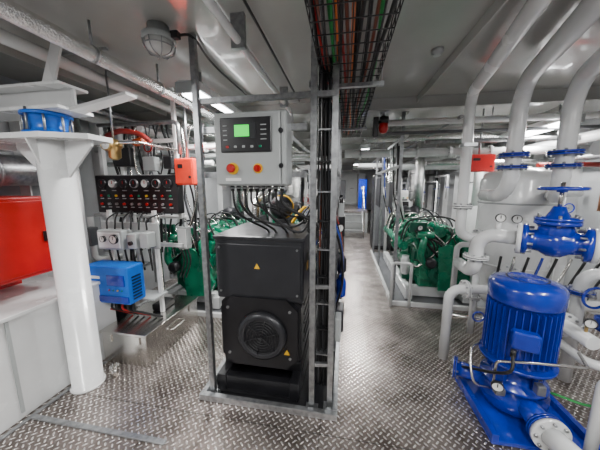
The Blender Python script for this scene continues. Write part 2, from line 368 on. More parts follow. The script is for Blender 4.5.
for z_ in (2.2,): b.strut((-.98,1.67,z_),(-.96,3.18,z_),.034,GALV)
for z_ in (.65,1.3,1.75,2.15): b.strut((-.07,1.68,z_),(-.07,3.18,z_),.034,GALV)
b.strut((-.96,1.65,2.2),(-.07,1.65,2.2),.03,GALV)
for z_ in (.35,.95): b.strut((-.2,1.66,z_),(-.07,1.68,z_),.022,GALV)
b.done()
b=B('vertical_cable_riser')
for i in range(12):
    x=-.175+.0082*i; y=1.72+.02*(i%3)
    b.tube([(x,y,2.45),(x+random.uniform(-.012,.012),y,1.9),(x+random.uniform(-.014,.014),y,1.3),(x+random.uniform(-.012,.012),y,.7),(x,y+.02,.12)],.0065,[RUB,MIDG,CR2,RUB,RUB,MIDG,RUB,RUB,RUB,DARK,RUB,RUB][i],6,smooth=True)
for i in range(10): b.bb(-.18,-.08,1.70,1.77,.4+i*.2,.41+i*.2,GALV if i%2==0 else BLACK)
b.bb(-.19,-.09,1.78,2.1,.75,1.2,BLACK,.01); b.bb(-.19,-.09,1.78,2.15,1.34,1.75,DARK,.01); b.bb(-.19,-.1,1.8,2.1,.2,.62,BLACK,.01)
b.bb(-.19,-.1,1.8,2.1,1.85,2.2,BLACK,.01)
for i in range(12): b.tube([(-.1,1.8+.1*i,1.4+.05*(i%3)),(-.025,1.9+.1*i,1.2),(.0,2.0+.1*i,.85),(-.08,2.1+.1*i,.5)],.010,[RUB,CB,RUB,STEEL,CR,RUB,RUB,STEEL,RUB,RUB,STEEL,CB][i],6,smooth=True)
b.bb(-.05,-.0,2.0,2.12,1.4,1.52,GREYP,.01); b.bb(-.05,.01,2.45,2.6,1.15,1.35,BLACK,.01); b.bb(-.05,.01,2.7,2.9,1.5,1.7,MIDG,.01)
b.bb(-.05,.0,1.85,1.97,.42,.62,GREYP,.01); b.bb(-.05,.02,2.1,2.3,.35,.55,DARK,.01)
b.lathe((-.01,2.25,.62),(0,0,1),[(.02,0),(.045,.02),(.045,.16),(.03,.18),(.02,.22)],BLUE); b.tube([(-.01,2.25,.82),(-.01,2.25,1.0),(-.05,2.5,1.0)],.012,STEEL)
b.tube([(-.03,2.6,1.3),(-.01,2.6,.7),(-.01,2.9,.7),(-.01,2.9,.3)],.018,STEEL); b.lathe((-.01,2.75,.68),(0,0,1),[(.03,0),(.05,.02),(.05,.16),(.03,.2)],DARK)
b.gauge((-.035,1.85,1.55),(1,0,0),.03); b.gauge((-.04,2.2,1.28),(.6,-1,0),.035); b.gauge((-.04,2.55,1.5),(.6,-1,0),.035)
b.done()

# ---------------------------------------------------------------- control panel
b=B('generator_control_panel'); px0,px1,pz0,pz1,py=-.80,-.345,1.645,2.085,1.49
b.bb(px0,px1,py+.02,py+.17,pz0,pz1,GREYP,.012)
b.bb(px0+.005,px1-.035,py,py+.022,pz0+.008,pz1-.008,GREYP,.008)
b.bb(px1-.03,px1-.003,py+.004,py+.022,pz0+.01,pz1-.01,GREYP,.006)
def pf(x,z): return (px0+x,pz0+z)
X,Z=pf(.05,.20); b.bb(X,X+.32,py-.012,py,Z,Z+.20,BLACK,.012)
b.bb(X+.085,X+.225,py-.016,py-.01,Z+.08,Z+.165,DARK); b.bb(X+.095,X+.185,py-.019,py-.014,Z+.09,Z+.155,LCD)
for i in range(5): b.bb(X+.035+i*.052,X+.053+i*.052,py-.018,py-.011,Z+.025,Z+.039,[RED,GREYP,GREYP,GREYP,GREEN][i],.003)
for i in range(4): b.bb(X+.02,X+.045,py-.015,py-.011,Z+.07+i*.027,Z+.075+i*.027,GREYP) 
for i in range(4): b.bb(X+.255,X+.29,py-.015,py-.011,Z+.07+i*.027,Z+.075+i*.027,GREYP)
x,z=pf(.12,.105); b.cyl((x,py,z),(x,py-.006,z),.036,YELLOW,n=24); b.lathe((x,py,z),(0,-1,0),[(.014,0),(.014,.025),(.026,.027),(.026,.04),(.018,.045)],RED)
x,z=pf(.28,.105); b.cyl((x,py,z),(x,py-.004,z),.03,YELLOW,n=24); b.cyl((x,py,z),(x,py-.02,z),.021,RED); b.bb(x-.004,x+.004,py-.03,py-.018,z-.015,z+.015,RED)
for z_ in (.12,.32): X_,Z_=pf(.412,z_); b.cyl((X_+.012,py+.004,Z_),(X_+.012,py-.008,Z_),.014,DARK); b.bb(X_+.008,X_+.016,py-.018,py-.006,Z_-.012,Z_+.012,BLACK)
X_,Z_=pf(.07,.03); b.bb(X_,X_+.1,py-.003,py,Z_,Z_+.018,DIAL)
for i in range(9):
    x=px0+.07+i*.042; b.cyl((x,py+.09,pz0),(x,py+.09,pz0-.035),.012,RUB,n=10); b.cyl((x,py+.09,pz0-.005),(x,py+.09,pz0-.018),.017,GALV,n=6)
    e=(-.17+.004*i,1.74+.01*i,1.5+.025*i)
    dip=1.35+.035*(i%4)
    if i in (1,3,4,6,8): b.tube([(x,py+.09,pz0-.03),(x+.01,py+.1,pz0-.12),(x+.06+.02*i,py+.16,dip+.04),(-.38+.02*i,1.68,dip-.02),(-.24,1.72,dip+.05),e],.007+.002*(i%3),RUB,7,smooth=True)
    else: b.tube([(x,py+.09,pz0-.03),(x+.01,py+.1,pz0-.14),(x+.03,py+.2,1.42),(-.6+.03*i,1.85,1.32),(-.6+.03*i,1.95,1.27)],.008,RUB,7,smooth=True)
b.bb(-.97,-.25,py+.17,py+.2,2.0,2.04,GALV); b.bb(-.98,-.25,py+.17,py+.2,1.7,1.74,GALV)
b.done()

# ---------------------------------------------------------------- marine engine
def engine(x0,x1,y0,y1,zt):
    b=B('marine_diesel_engine'); c=(x0+x1)/2; hw=(x1-x0)/2
    for x in (c-hw*.7,c+hw*.7): b.bb(x-.05,x+.05,y0-.1,y1+.3,.02,.18,WHITE,.006)
    for y in (y0+.1,(y0+y1)/2,y1): b.bb(c-hw*.7,c+hw*.7,y-.05,y+.05,.02,.16,WHITE)
    b.bb(c-hw*.5,c+hw*.5,y0,y1,.32,zt-.38,GREEN,.03)
    b.bb(c-hw*.42,c+hw*.42,y0+.05,y1-.05,.16,.32,GREEN,.03)
    for sgn in (-1,1):
        b.box((c+sgn*hw*.34,(y0+y1)/2,zt-.30),(hw*.42,(y1-y0)*.95,.24),GREEN,.03,rot=(0,sgn*.35,0))
        n=5
        for i in range(n):
            y=y0+.14+i*(y1-y0-.28)/(n-1)
            b.box((c+sgn*hw*.42,y,zt-.14),(hw*.4,.19,.09),GREEN,.025,rot=(0,sgn*.35,0))
            for k in (-.05,.05): b.cyl((c+sgn*hw*.42,y+k,zt-.1),(c+sgn*hw*.44,y+k,zt-.065),.012,GALV,n=6)
            b.cyl((c+sgn*hw*.8,y,zt-.34),(c+sgn*hw*.5,y,zt-.24),.035,GREEN)
            b.tube([(c+sgn*hw*.3,y,zt-.05),(c+sgn*hw*.1,y,zt+.02),(c,y,zt-.15)],.01,STEEL,6,smooth=True)
            b.box((c+sgn*hw*.52,y,.62),(.04,.15,.15),GREEN2,.015)
        b.tube([(c+sgn*hw*.82,y0+.1,zt-.36),(c+sgn*hw*.82,y1,zt-.36)],.065,GREEN,14)
        b.lathe((c+sgn*hw*.75,y0+.1,.34),(0,0,1),[(.055,0),(.065,.02),(.065,.22),(.05,.24),(.05,.28)],[WHITE,BLACK][sgn>0])
        b.box((c+sgn*hw*.62,y0+.45,.5),(.14,.22,.14),GREEN,.02)
        b.bb(c+sgn*hw*.6-.07,c+sgn*hw*.6+.07,y0+.3,y0+.5,.17,.34,GREEN2,.01)
        b.tube([(c+sgn*hw*.4,y0-.02,zt-.2),(c+sgn*hw*.45,y0-.14,zt-.22),(c+sgn*hw*.5,y0-.16,zt-.45),(c+sgn*hw*.25,y0-.1,zt-.6)],.045,GREEN,12,smooth=True)
    b.tube([(c,y0,zt-.12),(c,y1,zt-.12)],.08,GREEN,16)
    b.lathe((c-.05,y1-.1,zt-.02),(1,0,0),[(.06,-.2),(.13,-.14),(.15,-.06),(.12,0),(.12,.03),(.16,.08),(.15,.16),(.06,.2)],DARK,24)
    b.tube([(c+.1,y1-.1,zt+.05),(c+.1,y1-.1,zt+.6),(c+.1,y1-.1,CZ-.25)],.09,FOIL,16)
    b.lathe((c,y1,.52),(0,1,0),[(.3,0),(.34,.04),(.34,.2),(.28,.22)],GREEN,28)
    b.prism([(c-.3,y1+.25,.2),(c+.3,y1+.25,.2),(c+.3,y1+.25,1.0),(c-.3,y1+.25,1.0)],(0,.6,0),BLACK)
    b.bb(c-hw*.45,c+hw*.45,y0-.06,y0,.3,zt-.3,GREEN,.02)
    for px,pz,pr in ((c-.02,.42,.13),(c-.22,.72,.08),(c+.2,.75,.09)):
        b.lathe((px,y0-.06,pz),(0,-1,0),[(pr*.4,0),(pr*.4,.03),(pr,.03),(pr*.88,.05),(pr,.07),(pr*.5,.07),(pr*.45,.05),(.001,.05)],GREEN2,24)
    g=[(c-.02,y0-.16,.20),(c+.30,y0-.16,.22),(c+.38,y0-.16,.4),(c+.14,y0-.16,.82),(c+.05,y0-.16,.86),(c-.06,y0-.16,.8)]
    b.prism(g,(0,.05,0),GREEN)
    b.cyl((c-.33,y0-.1,zt-.15),(c-.12,y0-.1,zt-.15),.05,GREEN); b.lathe((c-.15,y0-.14,.6),(0,-1,0),[(.07,0),(.07,.08),(.04,.1)],DARK)
    b.gauge((c-.3,y0-.1,zt-.05),(0,-1,0),.035); b.bb(c-.42,c-.2,y0-.08,y0-.03,zt-.12,zt+.02,GREEN2,.01)
    for i in range(11):
        a=random.uniform(-hw*.7,hw*.7); q=random.uniform(-hw*.7,hw*.7)
        b.tube([(c+a,y0-.02,random.uniform(.35,.7)),(c+a*.8+.05,y0-.12,random.uniform(.5,.8)),(c+q,y0-.08,zt-.1),(c+q,y0+.15,zt-.08)],random.choice([.009,.012,.018]),random.choice([RUB,STEEL,RUB,RUB]),7,smooth=True)
    for i in range(12):
        y=y0+.1+i*(y1-y0)/12; a=random.choice([-1,1])
        b.tube([(c+a*hw*.9,y,zt-.45),(c+a*hw*.7,y+.05,zt-.05),(c+a*hw*.3,y+.1,zt+random.uniform(0,.1)),(c,y+.2,zt-.02)],random.choice([.009,.014,.02]),random.choice([RUB,STEEL,RUB,DARK]),7,smooth=True)
    b.done()
engine(.78,1.88,3.75,5.45,1.12)
engine(-2.50,-1.50,3.0,4.5,1.12)
engine(-2.5,-1.5,6.9,8.2,1.1)
def fence(x0,x1,y0,y1):
    b=B('floor_coaming_frame')
    b.bb(x0,x0+.04,y0,y1,0,.06,WHITE,.004); b.bb(x1-.04,x1,y0,y1,0,.06,WHITE,.004); b.bb(x0+.04,x1-.04,y0,y0+.04,0,.06,WHITE,.004)
    b.bb(x0+.04,x1-.04,y0+.04,y1,.0005,.005,MIDG); b.done()
fence(.66,2.05,3.45,6.3); fence(-2.7,-1.42,2.72,5.6)
b=B('strut_channel_frame')
for x,y in ((.72,3.6),(.72,5.2),(.72,6.2)): b.strut((x,y,.01),(x,y,CZ),.034,GALV)
for z_ in (1.9,2.25): b.strut((.72,3.6,z_),(.72,6.2,z_),.034,GALV)
b.tube([(.74,3.9,2.2),(.78,3.9,1.6),(.8,3.95,1.1)],.02,RUB,8,smooth=True); b.tube([(.8,4.3,2.2),(.85,4.3,1.6),(.95,4.35,1.1)],.03,WHITE,10)
b.tube([(.66,3.42,.0),(.66,3.42,.62),(.9,3.42,.62),(.9,3.42,0)],.02,WHITE)
b.bb(.69,.75,4.2,4.5,1.3,1.7,MIDG,.01); b.bb(.69,.75,5.3,5.9,1.2,1.8,DARK,.01)
for i in range(6): b.tube([(.72,3.9+.3*i,2.25),(.75,3.95+.3*i,1.9),(.78,4+.3*i,1.5),(.9,4.05+.3*i,1.1)],.011,[RUB,RUB,WHITE,RUB,CB,RUB][i],6,smooth=True)
b.done()

# ---------------------------------------------------------------- background machinery
b=B('electrical_cabinet'); b.bb(.72,1.22,6.6,7.1,.05,1.9,DARK,.01); b.bb(.74,1.20,6.58,6.6,.1,1.85,MIDG,.005); b.bb(.8,1.0,6.57,6.58,1.4,1.6,DIAL); b.bb(.74,1.20,6.6,7.1,0,.05,BLACK); b.bb(1.13,1.15,6.55,6.58,.9,1.1,STEEL); b.done()
for (x,y,r,z0,z1,m) in ((1.0,5.95,.12,1.25,2.15,FOIL),(1.6,6.2,.15,1.25,2.15,FOIL),(2.45,5.4,.22,.5,1.95,WHITE),(-1.2,5.9,.18,1.0,2.1,FOIL),(-2.35,6.1,.24,.3,1.9,WHITE)):
    b=B('exhaust_silencer' if m is FOIL else 'expansion_tank')
    b.lathe((x,y,z0),(0,0,1),[(r*.4,0),(r*.9,.06),(r,.12),(r,z1-z0-.12),(r*.9,z1-z0-.06),(r*.4,z1-z0)],m,28)
    b.cyl((x,y,z1),(x,y,CZ),r*.4,m)
    for z_ in (z0+.25,z1-.25): b.torus((x,y,z_),(0,0,1),r,.012,GALV)
    for k in range(3):
        t=k*2.1; b.cyl((x+r*.8*math.cos(t),y+r*.8*math.sin(t),0),(x+r*.8*math.cos(t),y+r*.8*math.sin(t),z0+.15),.02,WHITE,n=8)
    b.done()
b=B('steel_ladder_steps')
for x in (-.05,.6): b.prism([(x,7.9,0),(x,7.98,0),(x,8.9,.75),(x,8.82,.75)],(.012,0,0),GALV)
for i in range(3): b.bb(-.04,.6,8.05+i*.28,8.25+i*.28,.2+i*.22,.225+i*.22,GALV)
for x in (-.05,.61): b.tube([(x,7.95,0),(x,7.95,.9),(x,8.85,1.6),(x,11.3,1.6)],.017,STEEL); b.cyl((x,8.85,.76),(x,8.85,1.6),.015,STEEL)
b.done()
b=B('raised_walkway_platform'); b.bb(-.8,.8,8.9,11.8,.7,.76,TREAD); b.bb(-.8,.8,8.92,8.96,0,.7,GREYP)
for x in (-.76,.76): b.bb(x-.03,x+.03,9,11.8,.0,.7,GREYP)
b.done()
for (x,y,sx,sz,m) in ((-.62,10.2,.35,1.5,DARK),(.66,9.8,.3,1.3,BLUE),(.68,10.9,.3,1.6,MIDG)):
    b=B('switchgear_cabinet'); b.bb(x-sx/2,x+sx/2,y,y+.5,.765,.765+sz*.85,m,.01); b.bb(x-sx/2+.03,x+sx/2-.03,y-.012,y,.82,.70+sz*.85,m,.004); b.bb(x-.06,x+.06,y-.018,y-.012,1.5,1.6,DIAL); b.cyl((x+.08,y-.012,1.4),(x+.08,y-.03,1.4),.015,RED); b.done()
b=B('valve_manifold_stand')
for i in range(4):
    y=5.2+i*.5; b.tube([(-.35,y,.1),(-.35,y,1.5),(-.35,y+.3,1.7)],.035,[WHITE,FOIL,WHITE,GALV][i],12); b.flange((-.35,y,1.0),(0,0,1),.07,.012,[BLUE,WHITE][i%2],6); b.torus((-.2,y,1.2),(1,0,0),.07,.009,[RED,BLUE][i%2]); b.cyl((-.35,y,1.2),(-.2,y,1.2),.01,GALV)
b.tube([(-.35,5.1,.35),(-.35,7.2,.35)],.06,WHITE,14); b.bb(-.5,-.2,5.6,6.1,0,.28,GREEN,.03); b.lathe((-.35,6.5,.0),(0,0,1),[(.12,0),(.15,.03),(.15,.28),(.1,.3)],BLUE)
b.bb(-.5,-.15,7.0,7.4,0,1.3,MIDG,.02); b.bb(-.45,-.2,6.985,7.0,.9,1.2,BLACK)
b.done()
for side in (-1,1):
    b=B('background_pipework')
    for i in range(46):
        x=(random.uniform(-2.75,-1.0) if side<0 else random.uniform(1.0,2.9)); y=random.uniform(8.3,11.2) if i%3 else random.uniform(7.3,8.2)
        z0=random.uniform(.3,1.3); z1=random.uniform(1.5,2.3); x2=min(2.9,max(-2.75,x+random.uniform(-.6,.6)))
        if side<0: x2=min(x2,-.95)
        else: x2=max(x2,.95)
        r=random.choice([.02,.03,.045,.06]); m=random.choice([WHITE,WHITE,FOIL,GALV,MIDG,DARK])
        b.tube([(x2,y,z0),(x,y,z0),(x,y,z1),(x,min(y+1,11.7),z1)],r,m,10)
        if random.random()<.6: b.flange((x,y,(z0+z1)/2),(0,0,1),r*1.8,.012,random.choice([WHITE,BLUE,WHITE]),6)
        if random.random()<.35: b.torus((x,y-.15,z0+.2),(0,1,0),.08,.01,random.choice([BLUE,RED])); b.cyl((x,y,z0+.2),(x,y-.15,z0+.2),.012,GALV)
    b.done()
b=B('cooling_water_manifold')
b.tube([(2.35,4.0,1.55),(3.1,4.0,1.55)],.06,WHITE,16); b.tube([(2.35,4.0,1.15),(3.1,4.0,1.15)],.06,WHITE,16)
for i in range(3):
    x=2.45+i*.22; b.tube([(x,4.0,.1),(x,4.0,1.9)],.035,WHITE,12); b.flange((x,4.0,1.35),(0,0,1),.065,.012,BLUE,6); b.torus((x,3.85,1.35),(0,1,0),.06,.008,BLUE); b.cyl((x,4.0,1.35),(x,3.85,1.35),.01,GALV)
b.done()
for (x,y,z0,sx,sy,sz,m,nm) in ((-1.2,9.0,0,.5,.5,1.5,WHITE,'pump_control_cabinet'),(1.6,7.4,0,.5,.4,1.5,WHITE,'pump_control_cabinet')):
    b=B(nm); b.bb(x-sx/2,x+sx/2,y,y+sy,z0,z0+sz,m,.015); b.bb(x-sx/2+.03,x+sx/2-.03,y-.012,y,z0+.08,z0+sz-.05,m,.006); b.bb(x+sx/2-.08,x+sx/2-.06,y-.03,y-.01,z0+sz*.5,z0+sz*.6,BLACK)
    for k in range(3): b.cyl((x-.1+.1*k,y-.01,z0+sz-.2),(x-.1+.1*k,y-.03,z0+sz-.2),.02,[RED,GREEN,YELLOW][k])
    b.bb(x-.15,x+.15,y-.016,y-.01,z0+sz-.45,z0+sz-.3,BLACK); b.done()
def redbox(x,y,z,sx,sz,nm,m=RED,sy=.15):
    b=B(nm); b.box((x,y,z),(sx,sy,sz),m,.012); b.box((x,y-sy/2-.004,z),(sx*.9,.01,sz*.9),m,.004); b.box((x-sx*.15,y-sy/2-.01,z+sz*.2),(sx*.25,.006,sz*.15),BLACK); b.cyl((x+sx*.35,y-sy/2,z-sz*.2),(x+sx*.35,y-sy/2-.02,z-sz*.2),.012,BLACK)
    b.cyl((x,y,z+sz/2),(x,y,CZ),.012,GALV,n=8); return b.done()
redbox(1.70,3.72,1.93,.34,.22,'fire_alarm_box',sy=.12); redbox(-1.56,2.36,1.78,.20,.26,'fire_alarm_box',mat('orange_red_paint',(.75,.035,.01),.35))
b=B('red_alarm_beacon'); b.cyl((.42,3.18,2.42),(.42,3.18,2.35),.055,BLACK); b.lathe((.42,3.18,2.35),(0,0,-1),[(.05,0),(.05,.07),(.035,.1),(.001,.11)],RED); b.cyl((.42,3.18,2.42),(.42,3.18,CZ),.02,GALV)
b.bb(.30,.36,3.13,3.23,2.2,2.42,BLACK,.01); b.bb(.3,.4,3.16,3.2,2.38,2.42,GALV); b.done()
b=B('ceiling_smoke_detector'); b.lathe((.62,2.1,CZ),(0,0,-1),[(.04,0),(.04,.02),(.025,.03),(.025,.04)],GREYP); b.done()

# ---------------------------------------------------------------- left column and bracket
b=B('support_column'); X,Y=-2.08,1.55
b.lathe((X,Y,0),(0,0,1),[(.118,0),(.118,.012),(.105,.012),(.105,1.96)],WHITE,32)
b.prism([(X-.55,Y-.17,1.96),(X+.12,Y-.17,1.96),(X+.36,Y-.05,1.96),(X+.36,Y+.14,1.96),(X+.1,Y+.2,1.96),(X-.55,Y+.2,1.96)],(0,0,.035),WHITE)
for s_ in (-1,1):
    b.prism([(X+s_*.1,Y-.008,1.96),(X+s_*.33,Y-.008,1.96),(X+s_*.33,Y-.008,1.92),(X+s_*.1,Y-.008,1.70)],(0,.016,0),WHITE)
    b.prism([(X-.007,Y+s_*.1,1.96),(X-.007,Y+s_*.165,1.96),(X-.007,Y+s_*.1,1.78)],(.014,0,0),WHITE)
b.bb(X-.9,X-.55,Y-.16,Y+.14,1.92,1.99,WHITE,.01)
b.done()
b=B('blue_vibration_mount'); c_=(X-.02,Y,1.995)
b.lathe(c_,(0,0,1),[(.14,0),(.14,.02),(.115,.02),(.105,.05),(.115,.13),(.14,.13),(.14,.15)],BLUE2,28)
for i in range(8):
    t=i*math.pi/4; b.cyl((c_[0]+.127*math.cos(t),c_[1]+.127*math.sin(t),1.995),(c_[0]+.127*math.cos(t),c_[1]+.127*math.sin(t),2.165),.008,GALV,n=6)
b.done()
b=B('overhead_support_beam'); b.bb(X-.8,X+.24,Y-.12,Y+.12,2.147,2.17,WHITE,.004); b.bb(X-.8,X+.24,Y-.008,Y+.008,2.17,2.3,WHITE); b.bb(X-.8,X+.24,Y-.1,Y+.1,2.3,2.32,WHITE,.004)
b.prism([(X+.1,Y-.09,2.32),(X+.2,Y-.09,2.32),(X+.32,Y-.09,CZ),(X+.24,Y-.09,CZ)],(0,.014,0),WHITE)
b.prism([(X-.75,Y-.09,2.32),(X-.6,Y-.09,2.32),(X-.5,Y-.09,CZ),(X-.65,Y-.09,CZ)],(0,.014,0),WHITE)
b.prism([(X+.24,Y-.05,2.147),(X+.24,Y+.05,2.147),(X+.5,Y+.25,2.3),(X+.5,Y+.15,2.3)],(0,0,.02),WHITE)
b.done()
b=B('white_tank_casing'); b.bb(-2.985,-2.22,-.6,2.0,0,.76,WHITE,.01); b.bb(-2.985,-2.2,-.6,2.02,.745,.775,WHITE,.006)
for y in (.4,1.2): b.bb(-2.218,-2.21,y-.01,y+.01,.05,.74,GREYP)
b.done()
b=B('floor_pipe_stub'); b.cyl((-1.93,1.66,0),(-1.93,1.66,.08),.026,STEEL); b.flange((-1.93,1.66,.09),(0,0,1),.036,.008,STEEL,6); b.done()
b=B('red_fire_cabinet'); b.bb(-2.985,-2.42,1.15,1.72,.93,1.56,RED,.012); b.bb(-2.42,-2.408,1.18,1.69,.96,1.53,RED,.005); b.bb(-2.9,-2.5,1.138,1.15,1.0,1.5,RED,.004); b.bb(-2.41,-2.39,1.62,1.65,1.2,1.28,BLACK); b.bb(-2.95,-2.85,1.2,1.7,.776,.93,RED); b.done()
b=B('grey_ventilation_duct'); b.tube([(-2.8,.4,1.75),(-2.8,2.2,1.78),(-2.8,2.2,2.5)],.13,GALV,22,bend=.2)
for y in (.9,1.6): b.torus((-2.8,y,1.76),(0,1,0),.133,.01,GALV)
b.done()

# ---------------------------------------------------------------- left instrument rack
b=B('instrument_rack_frame')
b.strut((-2.62,2.42,.0),(-2.62,2.42,2.3),.04,WHITE); b.strut((-1.72,2.42,1.3),(-1.72,2.42,CZ),.03,WHITE)
b.strut((-2.38,2.2,.33),(-2.38,2.2,1.4),.03,WHITE); b.strut((-1.86,2.2,.33),(-1.86,2.2,1.4),.03,WHITE)
for z_ in (1.38,1.74,2.1,1.0): b.strut((-2.62,2.42,z_),(-1.72,2.42,z_),.035,WHITE)
b.bb(-2.45,-1.8,2.16,2.185,1.02,1.28,GREYP,.005); b.bb(-2.40,-1.82,2.05,2.25,.52,.54,GREYP,.004)
b.done()
b=B('gauge_instrument_board'); b.bb(-2.60,-1.64,2.28,2.38,1.36,1.75,BLACK,.012)
for i in range(7):
    x=-2.50+i*.127; b.gauge((x,2.28,1.665),(0,-1,0),.046,GALV if i%2 else DARK,DIAL if i in (1,4) else DARK,red=True)
    b.bb(x-.025,x+.025,2.275,2.28,1.59,1.598,GREYP)
for i in range(10):
    x=-2.53+i*.09; b.cyl((x,2.28,1.54),(x,2.265,1.54),.012,[RED,GREEN,YELLOW,GREYP][i%4],n=10); b.bb(x-.02,x+.02,2.276,2.28,1.507,1.515,GREYP)
    b.cyl((x,2.28,1.455),(x,2.26,1.455),.013,GALV if i%3 else RED,n=10); b.bb(x-.02,x+.02,2.276,2.28,1.418,1.426,GREYP)
b.done()
b=B('thermostat_gauge_box'); b.bb(-2.36,-2.08,2.02,2.16,1.03,1.22,GREYP,.012); b.bb(-2.34,-2.1,2.01,2.02,1.05,1.2,WHITE,.005); b.gauge((-2.15,2.01,1.14),(0,-1,0),.045); b.gauge((-2.27,2.01,1.14),(0,-1,0),.03); 
b.bb(-2.05,-1.95,2.04,2.16,1.04,1.19,GREYP,.01); b.bb(-1.92,-1.83,2.05,2.16,1.05,1.2,GREYP,.01); b.cyl((-2.0,2.04,1.1),(-2.0,2.02,1.1),.02,BLACK)
for i in range(6):
    x=-2.32+i*.09; b.tube([(x,2.1,1.22),(x,2.12,1.32),(x+random.uniform(-.1,.1),2.25,1.38)],.008,RUB,6,smooth=True); b.tube([(x,2.1,1.03),(x+.03,2.08,.95),(x-.02,2.15,.8)],.009,RUB,6,smooth=True)
b.done()
b=B('blue_battery_charger'); b.bb(-2.36,-1.90,1.86,2.05,.56,.92,BLUE2,.015); b.bb(-2.35,-1.91,1.85,1.862,.58,.64,BLUE,.003)
b.bb(-2.12,-1.94,1.852,1.862,.74,.84,BLUE); b.bb(-2.32,-2.2,1.852,1.862,.8,.825,DIAL)
for i in range(8): b.bb(-1.902,-1.895,1.9,2.0,.6+i*.03,.612+i*.03,BLACK)
for i in range(4): b.cyl((-2.1+i*.045,1.852,.70),(-2.1+i*.045,1.845,.70),.008,[RED,GREEN,YELLOW,GREEN][i],n=8)
for i in range(7): b.tube([(-2.3+i*.06,1.95,.57),(-2.3+i*.06,1.93,.48),(-2.25+i*.06,2.0,.42),(-2.2+i*.07,2.1,.335)],.01,[RUB,CR,RUB,RUB,CR,RUB,RUB][i],6,smooth=True)
b.bb(-2.35,-1.9,2.04,2.18,.86,.88,GALV)
b.done()
b=B('stainless_battery_box'); b.bb(-2.19,-1.72,1.80,2.6,.0,.31,STEEL,.006); b.bb(-2.195,-1.705,1.785,2.615,.30,.325,STEEL,.005)
b.tube([(-1.715,2.1,.2),(-1.68,2.1,.2),(-1.68,2.3,.2),(-1.715,2.3,.2)],.008,STEEL)
for y in (1.95,2.45): b.bb(-1.722,-1.708,y-.02,y+.02,.22,.30,STEEL,.003)
for x in (-2.1,-1.8): b.bb(x-.02,x+.02,1.788,1.80,.22,.30,STEEL,.003)
b.done()
b=B('battery_terminal_box'); b.bb(-1.99,-1.86,2.2,2.4,.326,.40,BLACK,.015); b.cyl((-1.95,2.3,.40),(-1.95,2.3,.42),.015,RED); b.done()
b=B('black_floor_cabinet'); b.bb(-2.58,-2.36,2.15,2.38,0,.5,DARK,.01); b.bb(-2.56,-2.38,2.14,2.15,.05,.45,BLACK); b.done()
b=B('brass_filter_unit'); b.lathe((-1.93,1.9,1.86),(0,0,1),[(.02,0),(.045,.02),(.05,.1),(.06,.1),(.06,.14),(.03,.17)],BRASS); b.gauge((-1.93,1.84,1.98),(0,-1,0),.05,BRASS); b.tube([(-2.2,1.9,1.98),(-1.93,1.9,2.0),(-1.7,1.9,2.0),(-1.7,2.4,2.0)],.014,STEEL); b.cyl((-1.93,1.9,2.0),(-1.93,1.9,CZ),.008,GALV); b.done()
b=B('small_bore_pipework_left')
for i,(pts,r,m) in enumerate([
 ([(-2.9,2.6,2.05),(-1.3,2.6,2.05),(-1.3,2.6,1.6)],.022,WHITE),([(-2.9,2.75,1.9),(-1.5,2.75,1.9)],.03,WHITE),
 ([(-2.2,2.1,2.10),(-2.05,2.1,2.14),(-1.9,2.15,2.12),(-1.82,2.2,2.05)],.024,RUST),([(-2.0,2.2,2.05),(-1.9,2.2,2.07)],.035,ORANGE),
 ([(-2.45,2.5,2.3),(-2.45,2.5,1.0)],.03,WHITE),([(-2.2,2.55,2.2),(-2.2,2.55,.5)],.02,GREYP),([(-2.8,2.35,1.3),(-2.8,2.35,.8),(-2.64,2.55,.8)],.03,WHITE),
 ([(-2.9,1.95,1.15),(-2.45,1.95,1.15),(-2.45,1.95,.8)],.018,WHITE),([(-2.85,2.05,1.6),(-2.85,2.05,.8)],.02,WHITE),([(-2.6,2.1,2.2),(-2.6,2.1,.8)],.028,WHITE),
 ([(-2.35,2.48,1.35),(-2.35,2.48,.5)],.018,WHITE),([(-2.05,2.46,1.35),(-2.05,2.46,.45)],.02,STEEL),([(-2.9,2.5,1.3),(-1.7,2.5,1.3)],.02,WHITE),([(-2.5,2.3,2.25),(-1.6,2.3,2.25),(-1.6,2.3,1.95)],.02,GALV),([(-1.15,2.8,1.35),(-1.15,2.8,1.6),(-1.15,3.4,1.6)],.04,STEEL)]):
    b.tube(pts,r,m,10,smooth=(m is RUST))
for i in range(26):
    x=random.uniform(-2.6,-1.5); y=random.uniform(2.5,2.62); b.tube([(x,y,2.3),(x+random.uniform(-.1,.1),y,1.9),(x+random.uniform(-.15,.15),y,1.5),(x+random.uniform(-.15,.15),y,random.uniform(.7,1.1))],random.choice([.007,.01,.014]),random.choice([RUB,RUB,MIDG,STEEL]),6,smooth=True)
for (x,y,z_) in ((-1.5,2.6,2.05),(-2.1,2.6,2.05)):
    b.flange((x,y,z_),(1,0,0),.05,.012,WHITE,6); b.torus((x,y-.12,z_),(0,1,0),.045,.007,RED); b.cyl((x,y,z_),(x,y-.12,z_),.01,GALV)
b.bb(-2.5,-2.3,2.44,2.52,1.85,2.05,BLACK,.01); b.bb(-2.15,-2.0,2.44,2.52,1.8,1.95,GREYP,.01); b.bb(-1.9,-1.8,2.44,2.5,1.82,1.95,DARK,.01)
b.bb(-2.75,-2.65,2.2,2.3,1.0,1.2,MIDG,.01)
b.done()
b=B('junction_box'); b.bb(-1.80,-1.68,2.44,2.52,.95,1.2,GREYP,.01); b.bb(-1.79,-1.69,2.43,2.44,.97,1.18,WHITE,.003)
for k in range(3): b.tube([(-1.78+.04*k,2.47,.95),(-1.76+.04*k,2.47,.8),(-1.85+.04*k,2.5,.6)],.009,RUB,6,smooth=True)
b.cyl((-1.74,2.48,1.2),(-1.74,2.48,1.34),.01,GALV,n=8); b.done()

